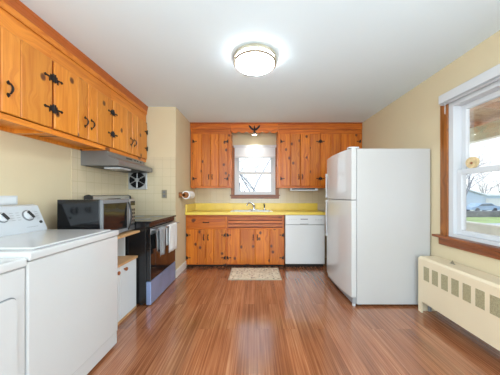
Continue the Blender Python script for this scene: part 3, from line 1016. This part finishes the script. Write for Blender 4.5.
mw = thing('microwave', 'black and silver countertop microwave on the white cart', 'microwave', (-1.30, 1.872, .8225), LEFT)
MWw, MWd, MWh = .505, .37, .338
MB().box(0, MWw, .012, MWd, .012, MWh, .004).build('body', M['blackglass'], mw)
b = MB()
for x in (.04, MWw - .04):
    for y in (.05, MWd - .04): b.lathe([(.014, 0), (.014, .012)], (x, y, 0), 'z', 10)
b.build('foot', M['darkplastic'], mw)
dd = MB().box(.0, .405, -.014, .011, .014, MWh - .002, .005).build('door', M['greyplastic'], mw)
MB().box(.012, .355, -.0165, -.0145, .05, MWh - .035, .001).build('door_window', M['blackglass'], dd)
n = 10
pts = [(.378, -.016 - .03 * math.sin(PI * i / n) ** .7, .03 + .275 * i / n) for i in range(n + 1)]
MB().tube(pts, .008, 10).build('handle', M['darkplastic'], dd, True)
cp = MB().box(.408, MWw, -.014, .011, .014, MWh - .002, .005).build('control_panel', M['steel'], mw)
MB().box(.422, .502, -.0165, -.0145, .27, .315).build('display', M['blackglass'], cp)
for i in range(5):
    for j in range(3):
        MB().box(.424 + j * .028, .444 + j * .028, -.0165, -.0145, .06 + i * .038, .083 + i * .038, .001, 1).build('button', M['darkplastic'], cp)

# ---------------------------------------------------------------- washer and dryer (face +x)
def laundry(name, label, y0, wd, front, zt, kind):
    t = thing(name, label, kind, (front, y0, 0), LEFT, 'laundry machines')
    dep = front - XL - .04
    MB().box(0, wd, .006, dep, .118, zt - .045, .008).build('body', M['white'], t)
    MB().box(0.004, wd - .004, .012, dep, .022, .1165, .004).build('base_panel', M['white'], t)
    b = MB()
    for x in (.06, wd - .06):
        for y in (.06, dep - .06): b.lathe([(.02, 0), (.02, .0215)], (x, y, 0), 'z', 10)
    b.build('foot', M['darkplastic'], t)
    top = MB().box(-.001, wd + .001, -.004, dep, zt - .042, zt, .01, 3).build('top_panel', M['white'], t)
    if kind == 'washing machine':
        MB().box(.05, wd - .05, .03, dep - .2, zt + .0005, zt + .012, .006).build('lid', M['white'], top)
    else:
        b = MB()
        xx0, xx1, z0, z1 = .09, wd - .05, .16, zt - .165
        # rounded door panel
        P = []
        for (cx, cz, a0) in ((xx1 - .03, z1 - .03, 0), (xx0 + .03, z1 - .03, 90), (xx0 + .03, z0 + .03, 180), (xx1 - .03, z0 + .03, 270)):
            for i in range(6):
                a = R(a0 + 18 * i)
                P.append((cx + .03 * math.cos(a), cz + .03 * math.sin(a)))
        Q = [((p[0] - (xx0 + xx1) / 2) * 1.02 + (xx0 + xx1) / 2, (p[1] - (z0 + z1) / 2) * 1.015 + (z0 + z1) / 2) for p in P]
        MB().prism(Q, 'y', .0035, .0065).build('door_gap', M['greyplastic'], t)
        MB().prism(P, 'y', -.006, .0075).build('door', M['white'], t)
    # console
    b = MB().prism([(dep - .175, zt + .001), (dep, zt + .001), (dep, zt + .19), (dep - .06, zt + .205), (dep - .095, zt + .195)], 'x', 0.012, wd - .012)
    con = b.build('console', M['console'], t)
    MB().box(.0, .011, dep - .18, dep, zt + .001, zt + .02).box(wd - .011, wd, dep - .18, dep, zt + .001, zt + .02)
    # console front plane from (dep-.175, zt) to (dep-.095, zt+.195)
    p0, p1 = Vector((0, dep - .175, zt)), Vector((0, dep - .095, zt + .195))
    up = (p1 - p0).normalized()
    nrm = Vector((0, -up.z, up.y))
    def onface(x, h, off):  # h along the slanted face
        return Vector((x, p0.y, p0.z)) + up * h + nrm * off
    def disc(parent, x, h, r, t_, mat, nm, sm=True):
        b = MB()
        rings = []
        for (rr_, o_) in ((r, .0), (r, t_ * .7), (r * .85, t_)):
            rings.append([b.bm.verts.new(onface(x, h, o_) + (Vector((1, 0, 0)) * math.cos(a) + up * math.sin(a)) * rr_) for a in [2 * PI * j / 24 for j in range(24)]])
        for i in range(2):
            for j in range(24): b.bm.faces.new((rings[i][j], rings[i][(j + 1) % 24], rings[i + 1][(j + 1) % 24], rings[i + 1][j]))
        b.bm.faces.new(rings[-1]); b.bm.faces.new(rings[0][::-1])
        return b.build(nm, mat, parent, sm)
    def slab(b, x, h, ww, hh, t_, ang=0):
        ca, sa = math.cos(ang), math.sin(ang)
        vs_ = []
        for o_ in (0.0002, t_):
            for (a, c_) in ((-1, -1), (1, -1), (1, 1), (-1, 1)):
                xx, yy = a * ww / 2, c_ * hh / 2
                vs_.append(b.bm.verts.new(onface(x + xx * ca - yy * sa, h + xx * sa + yy * ca, o_)))
        for f_ in ((0, 1, 2, 3), (4, 7, 6, 5), (0, 4, 5, 1), (1, 5, 6, 2), (2, 6, 7, 3), (3, 7, 4, 0)):
            b.bm.faces.new([vs_[i] for i in f_])
    for (kx, r) in ((wd - .115, .042), (wd - .285, .036)):
        rim = disc(con, kx, 0.135, r, .006, M['greyplastic'], 'dial_ring')
        kn = disc(con, kx, 0.135, r * .82, .022, M['white_trim'], 'knob')
        b = MB(); 
        slab(b, kx, .135, .016, r * 1.4, .03, .5)
        b.build('pointer', M['darkplastic'], kn)
        b = MB()
        for i in range(4):
            for sg in (-1, 1): slab(b, kx + sg * (r + .026), .107 + i * .018, .022, .0022, .0006)
        b.build('dial_marks', M['greyplastic'], con)
    b = MB()
    for i in range(7): slab(b, wd - .15 + i * .012, .045, .005, .003, .0008)
    b.build('indicator_lights', M['darkplastic'], con)
    disc(con, wd - .04, .075, .011, .006, M['darkplastic'], 'start_button')
    return t
laundry('washing_machine', 'white top-load washing machine with dials, next to the cart', 1.068, .706, -1.088, .922, 'washing machine')
laundry('clothes_dryer', 'white clothes dryer nearest the camera, left of the washing machine', .372, .690, -1.090, .902, 'dryer')
wb = thing('laundry_outlet_box', 'white plastic box on the beige wall above the washing machine console', 'outlet box', (XL, 1.655, 1.155), LEFT)
MB().box(-.075, .075, -.012, 0, -.03, .04, .003).build('cover', M['white_trim'], wb)
MB().box(-.06, .06, -.016, -.012, -.018, .028, .002).build('panel', M['white_wood'], wb)

# ---------------------------------------------------------------- radiator cover (faces -x), local: x along wall towards camera
RL = 2.0
rd = thing('radiator_cover', 'long beige metal radiator cover under the right window', 'radiator', (1.70, 2.312, 0), RIGHT)
ztop = .566
b = MB()
dpt = XR - 1.70 - .015
b.prism([(0, .115), (0, ztop - .02), (.02, ztop), (dpt, ztop), (dpt, ztop - .012), (.024, ztop - .012), (.012, ztop - .026), (.012, .115)], 'x', 0, RL)
b.box(0, .05, 0, .012, 0, .114).box(RL - .05, RL, 0, .012, 0, .114)
b.box(0.001, .013, .012, dpt, 0, ztop - .013).box(RL - .013, RL - .001, .012, dpt, 0, ztop - .013)
b.build('cover', M['radiator'], rd)
for i in range(18):
    x = .075 + i * .105
    MB().box(x, x + .07, -.0015, .0005, .345, .482, .0006, 1).build('vent_grille', M['grille'], rd)
b = MB()
b.tube([(.02, .09, .16), (RL - .05, .09, .16)], .014, 10)
for i in range(60): b.box(.1 + i * .03, .102 + i * .03, .045, .135, .115, .205)
b.build('heating_element', M['darkplastic'], rd)
b = MB().tube([(.05, .08, .02), (.05, .08, .16)], .016, 10).tube([(.04, .08, .075), (.09, .05, .075)], .012, 8)
b.build('valve', M['greyplastic'], rd)
tg = thing('damper_tab', 'small triangular metal tab on top of the radiator cover', 'tab', (1.815, 2.04, ztop + .0005), RIGHT)
MB().prism([(-.025, 0), (.025, 0), (0, .032)], 'y', -.0015, .0015).build('blade', M['outlet'], tg)
MB().box(-.025, .025, -.008, .008, 0, .002).build('foot', M['outlet'], tg)

# ---------------------------------------------------------------- ceiling light
cl = thing('ceiling_light', 'round flush ceiling light with glowing white glass and nickel rim', 'ceiling light', (0, 2.06, H))
MB().lathe([(.0, -.0005), (.19, -.0005), (.197, -.006), (.197, -.03), (.19, -.034), (.183, -.034), (.183, -.03), (0, -.03)], (0, 0, 0), 'z', 48).build('pan', M['nickel'], cl, True)
MB().lathe([(.192, -.052), (.197, -.056), (.197, -.066), (.19, -.07), (.18, -.07), (.18, -.052), (.192, -.052)], (0, 0, 0), 'z', 48).build('rim', M['nickel'], cl, True)
b = MB()
b.lathe([(.183, -.0345), (.183, -.0515), (.179, -.053), (.178, -.07), (.165, -.082), (.13, -.094), (.07, -.101), (0, -.103)], (0, 0, 0), 'z', 48)
b.build('diffuser', M['diff'], cl, True)
for a in (-.9, 1.2, 3.3):
    MB().box(-.006, .006, .194, .201, -.06, -.018, .001).build('clip', M['nickel'], cl, False, (0, 0, 0), a)

# ---------------------------------------------------------------- outside
GZ = -1.55
struct('ground', MB().box(-60, 140, 4.6, 160, GZ - .2, GZ), M['lawn'], label='lawn around the house')
struct('road', MB().box(6, 60, 6, 21.5, GZ + .001, GZ + .02), M['road'], label='pale street outside the right window')
struct('driveway', MB().box(18, 80, 31.2, 39.5, GZ + .001, GZ + .02), M['road'], label='driveway where the car is parked')
def tone(o, lab, cat, g=None): return tag(o, lab, cat, g)
sw = thing('stone_wall', 'low dark stone wall running across the far lawn', 'stone wall', (45, 27.5, GZ))
MB().box(-25, 25, 0, .6, 0, .75, .05).build('stones', M['stone'], sw)

# porch
pc = thing('porch', 'open porch outside the right window with timber roof and cream half wall', 'porch', (XR + .13, 0, 0))
PXO = 1.9
b = MB()
b.box(.0, PXO + .15, -1.8, 7.0, GZ, -.05)
b.build('deck', M['deck'], pc)
MB().box(PXO, PXO + .12, -1.8, 7.0, -.05, .66).box(PXO - .03, PXO + .15, -1.8, 7.0, .661, .70, .004).build('half_wall', M['cream'], pc)
MB().box(PXO - .02, PXO + .12, -1.8, 7.0, 2.16, 2.38, .004).box(PXO - .05, PXO - .021, -1.8, 7.0, 2.30, 2.40).build('beam', M['cream'], pc)
for y in (-.2, 6.6): MB().box(PXO, PXO + .1, y, y + .1, .701, 2.159).build('post', M['cream'], pc)
b = MB()
b.prism([(.0, 2.72), (PXO + .3, 2.46), (PXO + .3, 2.49), (0, 2.75)], 'y', -1.8, 7.0)
b.build('roof_boards', M['porch'], pc)
for i in range(9):
    y = .2 + i * .75
    MB().prism([(.0, 2.60), (PXO + .12, 2.385), (PXO + .12, 2.475), (0, 2.715)], 'y', y, y + .05).build('rafter', M['porch'], pc)
MB().box(.95, 1.05, -1.8, 7.0, 2.39, 2.49).build('cross_beam', M['porch'], pc)

od = thing('wood_slice', 'round tan wood slice resting on the middle rail of the right window', 'ornament', (XR + .05, 2.055 - .065, 1.4405), RIGHT)
pts = [(.052 * math.cos(a) * (1 + .04 * math.sin(3 * a)), .05 + .05 * math.sin(a)) for a in [2 * PI * i / 28 for i in range(28)]]
MB().prism(pts, 'y', -.014, .012).build('slice', M['tan'], od)
MB().lathe([(.012, -.0145), (.01, -.017), (0, -.017)], (0.005, 0, .045), 'y', 12).build('knot', M['knobwood'], od)

# neighbour house
nh = thing('neighbour_house', 'pale blue house with light roof across the street', 'house', (37.0, 43, GZ))
hx0, hx1, hy1 = 0, 16, 9
b = MB()
b.prism([(0, 0), (7.2, 0), (7.2, 2.6), (2.5, 4.1), (0, 3.4)], 'y', 0, hy1)
b.box(7.2, hx1, .6, hy1, 0, 2.6)
b.build('walls', M['siding'], nh)
b = MB()
b.prism([(-.6, 3.35), (2.5, 4.25), (7.6, 2.65), (7.6, 2.8), (2.5, 4.45), (-.6, 3.55)], 'y', -.4, hy1 + .4)
b.prism([(7.2, 2.62), (16.4, 2.62), (16.4, 2.78), (7.2, 3.0)], 'y', .2, hy1)
b.build('roof', M['roof'], nh)
f_ = MB().box(2.4, 3.3, -.05, 0.05, 1.1, 2.2).build('window', M['white_trim'], nh)
MB().box(2.5, 3.2, -.07, -.04, 1.2, 2.1).build('pane', M['carg'], f_)
MB().box(8.3, 11.3, .54, .62, 0, 2.1).build('garage_door', M['white_trim'], nh)
# car
cr = thing('car', 'pale blue car parked before the house across the street', 'car', (34.7, 35.5, GZ + .021))
L = 4.6
side = [(0, .35), (.05, .75), (.9, .92), (1.55, 1.38), (3.1, 1.42), (3.9, 1.0), (4.5, .9), (L, .6), (L, .35), (4.1, .3), (.5, .3)]
MB().prism(side, 'y', 0, 1.75).build('body', M['carp'], cr)
MB().prism([(1.15, .95), (1.65, 1.32), (3.05, 1.35), (3.65, 1.0)], 'y', -.02, 1.77).build('windows', M['carg'], cr)
for x in (.9, 3.7):
    for y in (-.02, 1.57): MB().lathe([(.34, y), (.34, y + .2)], (x, 0, .34), 'y', 20).build('wheel', M['tyre'], cr)

# bare trees
def tree(name, label, loc, height, seed, mat, group, r0=.14, depth=4, lean=0, sides=5, spread=.62):
    rr = random.Random(seed)
    b = MB()
    cnt = [0]
    def grow(p, d, L, r, lev):
        n = 3
        pts = [p]; rs = [r]
        q = p.copy(); dd = d.copy()
        for i in range(n):
            dd = (dd + Vector((rr.uniform(-1, 1), rr.uniform(-1, 1), rr.uniform(-.2, .6))) * .16).normalized()
            q = q + dd * (L / n)
            pts.append(q.copy()); rs.append(r * (1 - .45 * (i + 1) / n))
        b.tube(pts, rs, sides if lev < 2 else 3, caps=False)
        if lev >= depth: return
        for k in range(rr.choice((3, 4)) if lev < 3 else 3):
            j = rr.choice((1, 2, 3))
            ang = Vector((rr.uniform(-1, 1), rr.uniform(-1, 1), rr.uniform(-.1, .7)))
            nd = (dd * (1 - spread) + ang * spread).normalized()
            grow(pts[j], nd, L * rr.uniform(.55, .75), rs[j] * .6, lev + 1)
    grow(Vector((0, 0, 0)), Vector((lean, 0, 1)).normalized(), height * .42, r0, 0)
    o = b.build(name, mat, None, True, loc)
    tag(o, label, 'tree', group)
    return o
LT = 'bare leafless tree standing in the woods beyond the pale blue house'
for i, (x, y) in enumerate(((49, 56), (58.5, 57), (68, 56), (54, 68), (64, 69), (75, 68), (62, 81), (73, 82), (84, 81))):
    tree('bare_tree', LT, (x, y, GZ), rnd.uniform(13, 16), 100 + i, M['bark'], 'bare trees beyond the neighbour house', .17, 5, spread=.5, sides=4)
tree('bare_tree', 'nearest bare tree seen through the sink window', (-.9, 7.6, GZ), 6.9, 5, M['bark2'], None, .07, 5, .25, spread=.7)
tree('bare_tree', 'bare tree farther back seen through the sink window', (1.2, 14.5, GZ), 7.5, 12, M['bark2'], None, .09, 5, -.3, spread=.7)
tree('bare_tree', 'farthest bare tree seen through the sink window', (-1.6, 22, GZ), 9.5, 21, M['bark2'], None, .12, 5, .1, spread=.7)
tree('bare_tree', 'bare leaning tree outside the right window beyond the porch wall', (13.5, 14.5, GZ), 7.5, 33, M['bark2'], None, .12, 5)
